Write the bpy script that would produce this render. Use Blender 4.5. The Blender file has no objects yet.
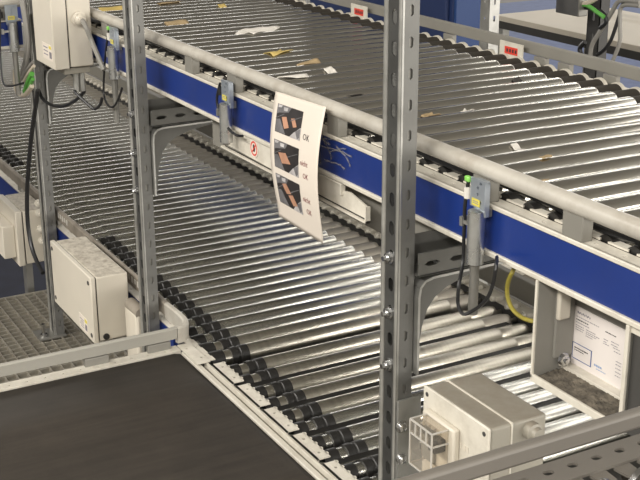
import bpy, math, random
from mathutils import Vector, Matrix
random.seed(7)
C = bpy.context.scene.collection
SC = bpy.context.scene
H = 1.95                      # lens height above the hall floor; the z values below are measured from the lens

# ------------------------------------------------------------------ camera
F_PX, TILT, YAW, ROLL = 1218.3, 0.33497, -0.50495, 0.004916
ct, st, cy, sy = math.cos(TILT), math.sin(TILT), math.cos(YAW), math.sin(YAW)
FW = Vector((ct*cy, ct*sy, -st))
R0 = Vector((sy, -cy, 0)); D0 = FW.cross(R0)
RT = R0*math.cos(ROLL) + D0*math.sin(ROLL)
DN = D0*math.cos(ROLL) - R0*math.sin(ROLL)
cd = bpy.data.cameras.new('camera'); cam = bpy.data.objects.new('camera', cd); C.objects.link(cam)
cd.sensor_fit = 'HORIZONTAL'; cd.sensor_width = 36; cd.lens = 36*F_PX/640
cd.clip_start = .02; cd.clip_end = 200
cam.matrix_world = Matrix(((RT.x, -DN.x, -FW.x, 0), (RT.y, -DN.y, -FW.y, 0), (RT.z, -DN.z, -FW.z, H), (0, 0, 0, 1)))
SC.camera = cam

def at(u, v, X=None, Y=None, Z=None):           # survey helper: where a sight line meets a known plane of the plant
    k = FW + RT*((u-320)/F_PX) + DN*((v-240)/F_PX)
    t = X/k.x if X is not None else Y/k.y if Y is not None else Z/k.z
    return k*t

# ------------------------------------------------------------------ light
SC.view_settings.view_transform = 'Standard'; SC.view_settings.look = 'None'
SC.view_settings.gamma = 1; SC.view_settings.use_curve_mapping = False
SC.view_settings.exposure = 0.8
w = bpy.data.worlds.new('hall_ambient'); SC.world = w; w.use_nodes = True
w.node_tree.nodes['Background'].inputs[0].default_value = (1, .96, .90, 1)
w.node_tree.nodes['Background'].inputs[1].default_value = .20
def lamp(x, y, z, sx, sy_, power, col=(1, .96, .89), aim=None):
    l = bpy.data.lights.new('unseen_hall_light', 'AREA'); l.shape = 'RECTANGLE'; l.size = sx; l.size_y = sy_
    l.energy = power; l.color = col
    o = bpy.data.objects.new('unseen_hall_light', l); C.objects.link(o); o.location = (x, y, z)
    if aim: o.rotation_euler = (Vector(aim)-Vector((x, y, z))).to_track_quat('-Z', 'Y').to_euler()
    return o
# unseen light bands added at both hall ends for roller lines, and overhead strips
lamp(-11, -9, 2.9, 26, 4.2, 1250, (1, .96, .90), aim=(2, -3, 1.2))
lamp(21, -10, 2.7, 26, 2.0, 430, (1, .97, .92), aim=(3, -2, .9))
for lx, ly, p in ((-3.5, -5.5, 90), (-6.5, -9.0, 90), (-3.0, -2.0, 60), (1.5, -6.5, 26), (5.5, -7.0, 26), (0.5, 3.4, 230), (4.5, 3.4, 220), (-3.0, 2.6, 230), (10, -9, 40)):  # strips at positive y are unseen fill, added to light the box faces
    lamp(lx, ly, 4.5, 3.2, .8, p)

# ------------------------------------------------------------------ materials
def node_mat(name, col, rough=.5, metal=0., var=.0, vscale=8., bump=0., bscale=60., stretch=(1, 1, 1), dirt=None, dscale=5., damount=.5, dlo=.45, dhi=.7,
             coat=0., spec=.5, rvar=0., settle=False):
    m = bpy.data.materials.new(name); m.use_nodes = True; nt = m.node_tree; N = nt.nodes; L = nt.links
    b = N['Principled BSDF']
    b.inputs['Base Color'].default_value = (*col, 1); b.inputs['Roughness'].default_value = rough
    b.inputs['Metallic'].default_value = metal; b.inputs['Coat Weight'].default_value = coat
    b.inputs['Specular IOR Level'].default_value = spec
    tc = N.new('ShaderNodeTexCoord'); mp = N.new('ShaderNodeMapping'); mp.inputs['Scale'].default_value = stretch
    L.new(tc.outputs['Object'], mp.inputs['Vector'])
    csock = None
    if var:
        n = N.new('ShaderNodeTexNoise'); n.inputs['Scale'].default_value = vscale; n.inputs['Detail'].default_value = 6
        L.new(mp.outputs[0], n.inputs['Vector'])
        r = N.new('ShaderNodeMapRange'); r.inputs[1].default_value = .3; r.inputs[2].default_value = .7
        r.inputs[3].default_value = 1-var; r.inputs[4].default_value = 1+var
        L.new(n.outputs[0], r.inputs[0])
        mx = N.new('ShaderNodeMix'); mx.data_type = 'RGBA'; mx.blend_type = 'MULTIPLY'; mx.inputs[0].default_value = 1
        mx.inputs[6].default_value = (*col, 1); L.new(r.outputs[0], mx.inputs[7]); csock = mx.outputs[2]
        if rvar:
            r2 = N.new('ShaderNodeMapRange'); r2.inputs[1].default_value = .3; r2.inputs[2].default_value = .7
            r2.inputs[3].default_value = rough-rvar; r2.inputs[4].default_value = rough+rvar
            L.new(n.outputs[0], r2.inputs[0]); L.new(r2.outputs[0], b.inputs['Roughness'])
    if dirt:
        n2 = N.new('ShaderNodeTexNoise'); n2.inputs['Scale'].default_value = dscale; n2.inputs['Detail'].default_value = 8
        n2.inputs['Roughness'].default_value = .7
        L.new(tc.outputs['Object'], n2.inputs['Vector'])
        r3 = N.new('ShaderNodeMapRange'); r3.inputs[1].default_value = dlo; r3.inputs[2].default_value = dhi
        r3.inputs[3].default_value = 0; r3.inputs[4].default_value = damount
        L.new(n2.outputs[0], r3.inputs[0])
        m2 = N.new('ShaderNodeMix'); m2.data_type = 'RGBA'
        fac = r3.outputs[0]
        if settle:
            sx = N.new('ShaderNodeSeparateXYZ'); L.new(tc.outputs['Normal'], sx.inputs[0])
            r5 = N.new('ShaderNodeMapRange'); r5.inputs[1].default_value = .5; r5.inputs[2].default_value = .95; L.new(sx.outputs[2], r5.inputs[0])
            mm = N.new('ShaderNodeMath'); mm.operation = 'MULTIPLY'; L.new(fac, mm.inputs[0]); L.new(r5.outputs[0], mm.inputs[1]); fac = mm.outputs[0]
        L.new(fac, m2.inputs[0]); m2.inputs[7].default_value = (*dirt, 1)
        if csock: L.new(csock, m2.inputs[6])
        else: m2.inputs[6].default_value = (*col, 1)
        csock = m2.outputs[2]
    if csock: L.new(csock, b.inputs['Base Color'])
    if bump:
        n4 = N.new('ShaderNodeTexNoise'); n4.inputs['Scale'].default_value = bscale; n4.inputs['Detail'].default_value = 4
        L.new(mp.outputs[0], n4.inputs['Vector'])
        bp = N.new('ShaderNodeBump'); bp.inputs['Strength'].default_value = bump; bp.inputs['Distance'].default_value = .002
        L.new(n4.outputs[0], bp.inputs['Height']); L.new(bp.outputs[0], b.inputs['Normal'])
    return m
DUST = (.16, .125, .09)
M = {}
M['roller'] = node_mat('zinc_roller', (.70, .695, .655), .26, 1)
M['sleeve'] = node_mat('grey_sleeve', (.60, .585, .54), .16, 1)
M['bare'] = node_mat('dull_roller_end', (.035, .030, .024), .6, 0, .12, 20, spec=.25)  # near-black tone of the upper rollers' far ends and the foreground rollers
M['scuff'] = node_mat('scuffed_roller', (.60, .57, .50), .32, 1, .10, 1.6, stretch=(1, 60, 1), rvar=.05, bump=.03, bscale=8)
M['ring'] = node_mat('steel_ring', (.42, .39, .34), .45, .8, .1, 30)
M['black'] = node_mat('black_rubber', (.012, .011, .010), .45, 0, .2, 40)
M['blackcable'] = node_mat('black_cable', (.012, .012, .013), .4)
M['greycable'] = node_mat('grey_cable', (.22, .21, .19), .5)
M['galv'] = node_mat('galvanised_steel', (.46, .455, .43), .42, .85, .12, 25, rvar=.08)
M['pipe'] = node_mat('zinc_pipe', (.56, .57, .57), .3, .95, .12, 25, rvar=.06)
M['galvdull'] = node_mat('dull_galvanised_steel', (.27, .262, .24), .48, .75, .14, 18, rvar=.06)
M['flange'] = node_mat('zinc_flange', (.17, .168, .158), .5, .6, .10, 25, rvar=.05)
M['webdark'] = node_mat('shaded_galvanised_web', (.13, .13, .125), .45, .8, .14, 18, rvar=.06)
M['steel'] = node_mat('bright_steel', (.62, .62, .62), .22, 1)
M['bluesteel'] = node_mat('zinc_plate', (.40, .44, .49), .4, .7, .1, 30)
M['cream'] = node_mat('cream_enamel', (.56, .515, .435), .42, 0, .03, 6)
M['creamdust'] = node_mat('dusty_cream_enamel', (.54, .495, .415), .5, 0, .05, 6, dirt=DUST, dscale=60, damount=.75, dlo=.40, dhi=.68, settle=True)
M['greyenamel'] = node_mat('grey_enamel', (.29, .27, .225), .5, 0, .06, 8, dirt=DUST, dscale=16, damount=.55, dlo=.3, dhi=.65, settle=True)
M['white'] = node_mat('white_paint', (.60, .565, .49), .42, 0, .05, 9, dirt=(.3, .26, .2), dscale=22, damount=.4)
M['tube'] = node_mat('guard_tube_white', (.44, .415, .365), .38, 0, .07, 10, dirt=(.26, .22, .17), dscale=14, damount=.55)
M['dusty'] = node_mat('dusty_guard', (.26, .23, .19), .55, 0, .12, 8, dirt=(.12, .095, .07), dscale=12, damount=.7)
M['greybar'] = node_mat('grey_guard', (.21, .20, .175), .5, .1, .06, 8)
M['siderail'] = node_mat('belt_side_guard', (.34, .325, .285), .45, .1, .06, 8)
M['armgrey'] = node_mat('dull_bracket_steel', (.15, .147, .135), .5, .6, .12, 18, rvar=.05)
M['foregrey'] = node_mat('brown_grey_guard', (.135, .122, .105), .5, .1, .06, 8)
M['blue'] = node_mat('blue_fascia', (.007, .027, .165), .36, 0, .10, 6, bump=.02, dirt=(.05, .06, .17), dscale=5, damount=.3, dlo=.5, dhi=.8, coat=.15)
M['darkblue'] = node_mat('dark_blue_panel', (.008, .020, .075), .5, 0, .08, 3)
M['navyblue'] = node_mat('blue_side_panel', (.010, .036, .13), .5, 0, .08, 3)
M['belt'] = node_mat('brown_belt', (.029, .024, .019), .72, 0, .2, 5, spec=.3, stretch=(14, 1, 1), bump=.12, bscale=500, dirt=(.056, .046, .036), dscale=4, damount=.6, dlo=.4, dhi=.75)
M['carpet'] = node_mat('blue_floor', (.13, .17, .32), .7, 0, .12, 12)
M['concrete'] = node_mat('hall_floor', (.16, .15, .13), .6, 0, .12, 2)
M['roof'] = node_mat('roof_sheet', (.46, .44, .40), .7, 0, .1, .5)
M['navy'] = node_mat('navy_floor_shade', (.012, .014, .028), .8, 0, .2, 12)
M['panback'] = node_mat('pan_grey', (.235, .225, .20), .5, 0, .06, 10)
M['dirt'] = node_mat('pan_dirt', (.10, .085, .065), .95, 0, .6, 60, bump=.9, bscale=220)
M['darkgrey'] = node_mat('dark_grey', (.05, .048, .045), .5, 0, .1, 10)
M['paper'] = node_mat('paper', (.66, .595, .52), .6, 0, .03, 7)
M['docpaper'] = node_mat('document_paper', (.66, .61, .58), .6, 0, .03, 20)
M['ink'] = node_mat('black_ink', (.03, .028, .03), .6)
M['greyink'] = node_mat('grey_ink', (.22, .21, .23), .6)
M['redink'] = node_mat('red_ink', (.22, .05, .06), .6)
M['blueink'] = node_mat('blue_ink', (.05, .09, .25), .6)
M['lightblueink'] = node_mat('pale_blue_ink', (.25, .33, .5), .6)
M['photo_dark'] = node_mat('photo_dark', (.022, .018, .018), .5, 0, .4, 30)
M['photo_grey'] = node_mat('photo_grey', (.13, .125, .13), .5, 0, .3, 40)
M['photo_light'] = node_mat('photo_light', (.42, .40, .40), .5, 0, .3, 50)
M['photo_box'] = node_mat('photo_cardboard', (.42, .22, .14), .5, 0, .15, 40)
M['yellow'] = node_mat('yellow_label', (.60, .52, .08), .5)
M['red'] = node_mat('red_label', (.62, .05, .03), .5)
M['green'] = node_mat('green_lens', (.22, .55, .10), .35)
M['greenwire'] = node_mat('green_wire', (.10, .34, .06), .45)
M['earth'] = node_mat('yellow_green_wire', (.30, .25, .04), .45, 0, .3, 60)
M['beige'] = node_mat('beige_cable', (.55, .48, .38), .45)
M['card'] = node_mat('brown_cardboard', (.30, .22, .12), .8, 0, .15, 30)
M['tape'] = node_mat('yellow_tape', (.48, .36, .12), .55, 0, .12, 30)
M['scrap'] = node_mat('white_scrap', (.60, .57, .52), .6, 0, .1, 30)
M['stain'] = node_mat('black_smear', (.035, .03, .026), .6, 0, .3, 60)
M['grate'] = node_mat('grating_steel', (.44, .41, .35), .45, .7, .2, 20, dirt=(.16, .13, .09), dscale=7, damount=.6)
M['tablewhite'] = node_mat('table_white', (.66, .60, .50), .5, 0, .04, 5)
def clear(name, lo=.015, hi=.12, rough=.08, tint=(.95, .93, .90)):      # thin clear plastic: mostly passes light straight through, with gloss
    m = bpy.data.materials.new(name); m.use_nodes = True; nt = m.node_tree
    tr_ = nt.nodes.new('ShaderNodeBsdfTransparent'); tr_.inputs[0].default_value = (*tint, 1)
    gl_ = nt.nodes['Principled BSDF']; gl_.inputs['Base Color'].default_value = (.75, .73, .69, 1); gl_.inputs['Roughness'].default_value = rough
    fr_ = nt.nodes.new('ShaderNodeLayerWeight'); fr_.inputs[0].default_value = .5
    mr = nt.nodes.new('ShaderNodeMapRange'); mr.inputs[3].default_value = lo; mr.inputs[4].default_value = hi
    nt.links.new(fr_.outputs['Facing'], mr.inputs[0])
    mx = nt.nodes.new('ShaderNodeMixShader'); nt.links.new(mr.outputs[0], mx.inputs[0]); nt.links.new(tr_.outputs[0], mx.inputs[1]); nt.links.new(gl_.outputs[0], mx.inputs[2])
    nt.links.new(mx.outputs[0], nt.nodes['Material Output'].inputs[0]); return m
M['clear'] = clear('clear_plastic'); M['clearedge'] = clear('clear_plastic_edge', .35, .6); M['film'] = clear('clear_film', .01, .25, .12)

# ------------------------------------------------------------------ mesh builder
class MB:
    def __init__(s): s.v = []; s.f = []
    def add(s, vs, fs):
        o = len(s.v); s.v += [tuple(p) for p in vs]; s.f += [tuple(i+o for i in f) for f in fs]; return s
    def box(s, x0, x1, y0, y1, z0, z1):
        x0, x1 = sorted((x0, x1)); y0, y1 = sorted((y0, y1)); z0, z1 = sorted((z0, z1))
        return s.add([(x0,y0,z0),(x1,y0,z0),(x1,y1,z0),(x0,y1,z0),(x0,y0,z1),(x1,y0,z1),(x1,y1,z1),(x0,y1,z1)],
                     [(0,3,2,1),(4,5,6,7),(0,1,5,4),(1,2,6,5),(2,3,7,6),(3,0,4,7)])
    def lathe(s, p, axis, prof, n=20):               # prof: (distance along axis, radius)
        p = Vector(p); a = Vector(axis).normalized(); u = a.orthogonal().normalized(); v = a.cross(u)
        o = len(s.v)
        for d, r in prof:
            for i in range(n):
                t = 2*math.pi*i/n
                s.v.append(tuple(p + a*d + (u*math.cos(t)+v*math.sin(t))*r))
        for k in range(len(prof)-1):
            for i in range(n):
                j = (i+1) % n
                s.f.append((o+k*n+i, o+k*n+j, o+(k+1)*n+j, o+(k+1)*n+i))
        s.f.append(tuple(o+i for i in range(n-1, -1, -1))); e = o+(len(prof)-1)*n
        s.f.append(tuple(e+i for i in range(n)))
        return s
    def cyl(s, a, b, r, n=16, r2=None):
        a = Vector(a); b = Vector(b); return s.lathe(a, b-a, [(0, r), ((b-a).length, r if r2 is None else r2)], n)
    def tube(s, pts, r, n=8, smooth=4):
        P = [Vector(p) for p in pts]
        if smooth and len(P) > 2:
            Q = []
            for i in range(len(P)-1):
                p0 = P[max(i-1, 0)]; p1 = P[i]; p2 = P[i+1]; p3 = P[min(i+2, len(P)-1)]
                for k in range(smooth):
                    t = k/smooth
                    Q.append(.5*((2*p1)+(p2-p0)*t+(2*p0-5*p1+4*p2-p3)*t*t+(3*p1-p0-3*p2+p3)*t**3))
            P = Q+[P[-1]]
        o = len(s.v); u = None
        for i, p in enumerate(P):
            d = (P[min(i+1, len(P)-1)]-P[max(i-1, 0)]).normalized()
            u = d.orthogonal().normalized() if u is None else (u-d*u.dot(d)).normalized()
            v = d.cross(u)
            for k in range(n):
                t = 2*math.pi*k/n; s.v.append(tuple(p+(u*math.cos(t)+v*math.sin(t))*r))
        for i in range(len(P)-1):
            for k in range(n):
                j = (k+1) % n; s.f.append((o+i*n+k, o+i*n+j, o+(i+1)*n+j, o+(i+1)*n+k))
        s.f.append(tuple(o+k for k in range(n-1, -1, -1))); e = o+(len(P)-1)*n
        s.f.append(tuple(e+k for k in range(n))); return s
    def prism(s, poly, base, u, v, n, t):             # polygon in (u,v) at base, extruded by t along n
        b = Vector(base); u = Vector(u); v = Vector(v); n = Vector(n); k = len(poly)
        A = [b+u*p[0]+v*p[1] for p in poly]; B = [q+n*t for q in A]
        return s.add(A+B, [tuple(range(k-1, -1, -1)), tuple(range(k, 2*k))]+[(i, (i+1) % k, k+(i+1) % k, k+i) for i in range(k)])
    def sweep(s, path, prof):                         # flat profile (side, up) swept along a level path, mitred
        P = [Vector(p) for p in path]; k = len(prof); o = len(s.v)
        for i, p in enumerate(P):
            d = (P[min(i+1, len(P)-1)]-P[max(i-1, 0)]).normalized(); sd = Vector((-d.y, d.x, 0)).normalized()
            for a, b in prof: s.v.append(tuple(p+sd*a+Vector((0, 0, b))))
        for i in range(len(P)-1):
            for j in range(k):
                q = (j+1) % k; s.f.append((o+i*k+j, o+i*k+q, o+(i+1)*k+q, o+(i+1)*k+j))
        s.f.append(tuple(o+j for j in range(k-1, -1, -1))); e = o+(len(P)-1)*k
        s.f.append(tuple(e+j for j in range(k))); return s
    def perf(s, org, u, v, W, Ln, holes, t):           # plate W (along u) x Ln (along v) with holes (vc, uc, half_w, half_l), t thick
        org = Vector(org); u = Vector(u); v = Vector(v); n = u.cross(v).normalized()
        holes = sorted(holes); cuts = [0]+[(holes[i][0]+holes[i+1][0])/2 for i in range(len(holes)-1)]+[Ln]
        def P(a, b, d): return tuple(org+u*a+v*b-n*d)
        for i, (vc, uc, hw, hl) in enumerate(holes):
            v0, v1 = cuts[i], cuts[i+1]
            ang = [2*math.pi*k/12 for k in range(12)]
            ang += [math.atan2(b-vc, a-uc) % (2*math.pi) for a in (0, W) for b in (v0, v1)]
            ang = sorted(ang); inn = []; out = []
            for th in ang:
                c_, s_ = math.cos(th), math.sin(th)
                cand = []
                if c_ > 1e-9: cand.append((W-uc)/c_)
                if c_ < -1e-9: cand.append(-uc/c_)
                if s_ > 1e-9: cand.append((v1-vc)/s_)
                if s_ < -1e-9: cand.append((v0-vc)/s_)
                q = min(cand); out.append((uc+c_*q, vc+s_*q))
                if hl >= hw: a_, L_, cc, ss = hw, hl-hw, c_, s_
                else: a_, L_, cc, ss = hl, hw-hl, s_, c_
                q = a_/abs(cc) if abs(cc) > 1e-9 else 1e9
                if q*abs(ss) > L_:
                    k = L_*abs(ss); q = k+math.sqrt(max(k*k-L_*L_+a_*a_, 0))
                inn.append((uc+c_*q, vc+s_*q))
            m_ = len(ang); vs = [P(*p, 0) for p in inn]+[P(*p, 0) for p in out]+[P(*p, t) for p in inn]+[P(*p, t) for p in out]
            fs = []
            for k in range(m_):
                j = (k+1) % m_
                fs += [(k, m_+k, m_+j, j), (2*m_+j, 3*m_+j, 3*m_+k, 2*m_+k), (j, 2*m_+j, 2*m_+k, k)]
                if abs(out[k][0]-out[j][0]) < 1e-6 or (abs(out[k][1]-out[j][1]) < 1e-6 and (i in (0, len(holes)-1))):
                    fs.append((m_+k, 3*m_+k, 3*m_+j, m_+j))
            s.add(vs, fs)
        return s
    def grid(s, fn, nu, nv, thick=None):
        o = len(s.v)
        for j in range(nv+1):
            for i in range(nu+1): s.v.append(tuple(fn(i/nu, j/nv)))
        for j in range(nv):
            for i in range(nu):
                a = o+j*(nu+1)+i; s.f.append((a, a+1, a+nu+2, a+nu+1))
        return s

def mesh(name, mb, mat, smooth=35):
    me = bpy.data.meshes.new(name); me.from_pydata(mb.v, [], mb.f); me.update()
    if mat: me.materials.append(mat if not isinstance(mat, str) else M[mat])
    if smooth:
        me.shade_smooth(); me.set_sharp_from_angle(angle=math.radians(smooth))
    return me
def base_of(parent):
    v = Vector((0, 0, 0))
    while parent is not None: v += parent.location; parent = parent.parent
    return v
def obj(name, mb, mat, parent=None, bevel=0, label=None, smooth=35):
    """one mesh object; coordinates of mb are lens-relative, z up"""
    off = base_of(parent)
    if parent is None:                                 # own origin at its base
        xs = [p[0] for p in mb.v]; ys = [p[1] for p in mb.v]; zs = [p[2] for p in mb.v]
        org = Vector(((min(xs)+max(xs))/2, (min(ys)+max(ys))/2, min(zs)+H))
    else: org = off
    m2 = MB(); m2.f = mb.f; m2.v = [(p[0]-org.x, p[1]-org.y, p[2]+H-org.z) for p in mb.v]
    o = bpy.data.objects.new(name, mesh(name, m2, mat, smooth)); C.objects.link(o)
    if parent is None: o.location = org
    else: o.parent = parent
    if bevel:
        b = o.modifiers.new('bevel', 'BEVEL'); b.width = bevel; b.segments = 2; b.limit_method = 'ANGLE'; b.angle_limit = math.radians(50)
    if label: o['label'] = label
    return o
def tag(o, label, cat, group=None):
    o['label'] = label; o['category'] = cat
    if group: o['group'] = group
    return o
def thing(name, label, cat, x, y, z, group=None):
    o = bpy.data.objects.new(name, None); C.objects.link(o); o.location = (x, y, z+H); o.empty_display_size = .05
    return tag(o, label, cat, group)
def inst(name, me, parent, x, y, z):                   # shared-mesh part at a lens-relative place
    o = bpy.data.objects.new(name, me); C.objects.link(o); o.parent = parent
    o.location = Vector((x, y, z+H))-base_of(parent); return o
def copy_tree(o, parent=None):
    c = o.copy(); C.objects.link(c)
    if parent: c.parent = parent
    for ch in o.children: copy_tree(ch, c)
    return c
def B(*a): return MB().box(*a)

FONT = {}
def text2d(s_):                                        # outline text as (verts, faces), height about 1
    if s_ not in FONT:
        cu = bpy.data.curves.new('lettering', 'FONT'); cu.body = s_; cu.size = 1; cu.resolution_u = 2
        o = bpy.data.objects.new('lettering', cu); C.objects.link(o)
        dg = bpy.context.evaluated_depsgraph_get(); me = bpy.data.meshes.new_from_object(o.evaluated_get(dg))
        FONT[s_] = ([(v.co.x, v.co.y) for v in me.vertices], [tuple(p.vertices) for p in me.polygons])
        bpy.data.objects.remove(o); bpy.data.curves.remove(cu); bpy.data.meshes.remove(me)
    return FONT[s_]

# ------------------------------------------------------------------ floor
fl = obj('floor', B(-16, 24, -24, 14, -H-.05, -H), 'concrete'); fl['kind'] = 'structure'
fl2 = obj('floor', B(6.0, 10.8, -12, -5.6, -H, -H+.004), 'carpet'); fl2['kind'] = 'structure'
ce = obj('ceiling', B(-16, 24, -24, 14, 5.0, 5.1), 'roof'); ce['kind'] = 'structure'
fm_ = obj('floor_shade', B(3.9, 10.5, -1.9, 2.0, -H, -H+.006), 'navy'); tag(fm_, 'dark navy painted shade on the floor beyond the grating, below the cream boxes', 'mat')  # dark sheet that paints the conveyors' shade onto the floor

# ------------------------------------------------------------------ upper roller conveyor
UX0, UX1 = .86, 5.0
NEAR, FAR = -1.10, -1.85
up = thing('roller_conveyor', 'upper roller conveyor with blue side fascia and round white guard tube, carried on steel posts', 'conveyor', 2.9, -1.46, -.66)
obj('fascia', B(UX0, UX1, -1.116, NEAR, -.642, -.572), 'blue', up, label='glossy blue side fascia facing the camera')
obj('lower_lip', B(UX0, UX1, -1.122, -1.095, -.651, -.642), 'white', up, .002)
obj('upper_lip', B(UX0, UX1, -1.104, -1.097, -.574, -.5665), 'white', up, .0015)
obj('far_fascia', B(UX0, UX1, FAR-.03, FAR-.015, -.642, -.572), 'greybar', up)
PU = .0577; UXA = 1.794
kx = [UXA+PU*i for i in range(-16, 56)]
fm = MB().perf((UX0, -1.101, -.5665), (0, -1, 0), (1, 0, 0), .026, UX1-UX0, [(x-UX0, .013, .0035, .0035) for x in kx if UX0+.02 < x < UX1-.02], .003)
fm.v = [(p[0], p[1], p[2]) for p in fm.v]
obj('near_flange', fm, 'white', up)
tm = MB()
for x in kx:
    if UX0+.02 < x < UX1-.05: tm.prism([(-.021, 0), (.021, 0), (.013, .016), (-.013, .016)], (x+PU/2, -1.127, -.5655), (1, 0, 0), (0, -1, 0), (0, 0, 1), .003)
o = obj('flange_teeth', tm, 'white', up); o['kind'] = 'stuff'
obj('guard_tube', MB().cyl((UX0, -1.104, -.5165), (UX1, -1.104, -.5165), .0138, 20), 'tube', up, label='round white guard tube above the near edge')
for x in (1.252, 1.468, 1.935, 2.383, 2.618, 3.20, 3.75, 4.3, .95):
    obj('tube_bracket', B(x-.022, x+.022, -1.118, -1.098, -.567, -.522), 'greybar', up, .002)
obj('inner_channel', B(UX0, UX1, -1.150, -1.117, -.645, -.60), 'black', up)
obj('near_cable', MB().tube([(UX0+.12*i, -1.140+.004*(i % 2), -.553+.004*(i % 3)) for i in range(35)], .006, 6, 2), 'blackcable', up)
obj('far_guard_bar', B(UX0, UX1, -1.856, -1.846, -.541, -.512), 'greybar', up, .002, label='grey guard bar along the far edge')
for x in (1.70, 2.02, 2.176, 2.264, 2.405, 2.645, 2.90, 3.112, 3.5, 3.9, 4.3):
    obj('tube_bracket', B(x-.022, x+.022, -1.863, -1.850, -.568, -.544), 'greybar', up, .002)
ff = MB().perf((UX0, -1.832, -.5665), (0, -1, 0), (1, 0, 0), .034, UX1-UX0, [(x-UX0+.015, .022, .003, .003) for x in kx if UX0+.02 < x < UX1-.04], .003)
obj('far_flange', ff, 'white', up)
rs = mesh('roller', MB().lathe((0, 0, 0), (0, -1, 0), [(.022, .0225), (.024, .0242), (.025, .025), (.628, .025), (.630, .0245), (.630, .0215)], 28), 'sleeve')
nc_ = mesh('near_cap', MB().lathe((0, 0, 0), (0, -1, 0), [(.003, .006), (.003, .019), (.022, .021), (.0225, .02)], 20), 'black')
re_ = mesh('dark_end', MB().lathe((0, 0, 0), (0, -1, 0), [(.629, .0238), (.696, .0238), (.696, .006)], 24), 'bare')
rr = mesh('end_ring', MB().lathe((0, 0, 0), (0, -1, 0), [(.695, .020), (.695, .0268), (.703, .0268), (.708, .018), (.708, .006), (.715, .006)], 24), 'white')
for x in kx:
    if UX0+.03 < x < UX1-.03:
        r = inst('roller', rs, up, x, -1.128, -.575); inst('near_cap', nc_, r, x, -1.128, -.575)
        inst('dark_end', re_, r, x, -1.128, -.575); inst('end_ring', rr, r, x, -1.128, -.575)
for x in (1.2, 2.2, 3.2, 4.2): obj('cross_member', B(x-.02, x+.02, FAR, -1.12, -.65, -.615), 'darkgrey', up)
for u in (359, 511):
    p = at(u, 14 if u < 400 else 55, Y=-1.83)
    lb = obj('marker_plate', B(p.x-.045, p.x+.045, -1.832, -1.829, -.572, -.520), 'white', up, label='white marker plate with red print')
    obj('red_print', B(p.x-.026, p.x+.024, -1.829, -1.8282, -.549, -.531), 'red', lb)
    k2 = MB()
    for i in range(4): k2.box(p.x+.016-.011*i, p.x+.010-.011*i, -1.8284, -1.8277, -.544, -.536)
    obj('small_print', k2, 'ink', lb)

# ------------------------------------------------------------------ lower roller conveyor
LX0, LX1 = .62, 6.9
ZF = -1.246
lo = thing('roller_conveyor', 'lower roller conveyor with bare zinc rollers and black drive bands, running under the upper one', 'conveyor', 3.6, -1.48, -H)
PA = .0563
kA = [2.636+PA*i for i in range(-2, 75)]
kB = []
x = 2.43+.0
while x > LX0+.12:
    kB += [x, x-.0645]; x -= .1365
rl = mesh('roller', MB().lathe((0, 0, 0), (0, -1, 0), [(.0, .004), (.0, .0205), (.055, .0205), (.055, .022), (.097, .022), (.097, .0245), (.099, .025), (.700, .025), (.702, .0240), (.702, .023), (.775, .0225), (.790, .019), (.790, .006), (.815, .006)], 28), 'roller')
rls = rl.copy(); rls.name = 'scuffed_roller'; rls.materials.clear(); rls.materials.append(M['scuff'])
cap = mesh('end_cap', MB().lathe((0, 0, 0), (0, -1, 0), [(-.004, .008), (-.004, .0235), (.032, .0238), (.034, .021)], 22), 'black')
bnd = mesh('drive_band', MB().lathe((0, 0, 0), (0, -1, 0), [(.052, .021), (.052, .0245), (.068, .0250), (.070, .0233), (.075, .0233), (.077, .0252), (.098, .0252), (.0985, .022)], 24), 'black')
dul = mesh('dull_end', MB().lathe((0, 0, 0), (0, -1, 0), [(.7005, .0235), (.7005, .0247), (.768, .0246), (.786, .0205)], 24), 'ring')
RY = -1.085
for i, x in enumerate(kA+kB):
    if x > LX1-.03: continue
    sc = (2.15 < x < 2.62)
    r = inst('roller', rls if sc else rl, lo, x, RY, -1.267)
    inst('end_cap', cap, r, x, RY, -1.267)
    if x < 3.52 or x > 4.45: inst('drive_band', bnd, r, x, RY, -1.267)
    if x > 2.55 or (i % 3 == 0): inst('dull_end', dul, r, x, RY, -1.267)
x = 2.43
while x > LX0+.2:                                    # steel strips in the wide gaps of the accumulation zone
    xx = x-.0645-.036
    obj('gap_strip', B(xx-.010, xx+.011, -1.85, -1.10, -1.268, -1.2545), 'black', lo)
    obj('gap_edge', MB().cyl((xx-.0115, -1.85, -1.2545), (xx-.0115, -1.10, -1.2545), .0018, 8), 'roller', lo)
    x -= .1365
# near side frame
obj('bottom_cover', B(LX0, LX1, -1.90, -1.085, -1.345, -1.340), 'darkgrey', lo)
obj('fascia', B(2.70, LX1, -1.075, -1.060, -1.325, -1.252), 'blue', lo, label='dark blue near fascia below the dusty guard bar')
obj('lower_lip', B(2.62, LX1, -1.078, -1.057, -1.334, -1.325), 'white', lo, .002)
obj('inner_channel', B(LX0, LX1, -1.080, -1.0745, -1.36, -1.26), 'darkgrey', lo)
hl = [(x-2.49, .012, .003, .003) for x in kA if 2.5 < x < LX1-.02]
obj('near_flange', MB().perf((2.49, -1.060, ZF), (0, -1, 0), (1, 0, 0), .024, LX1-2.49, hl, .003), 'white', lo)
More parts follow.
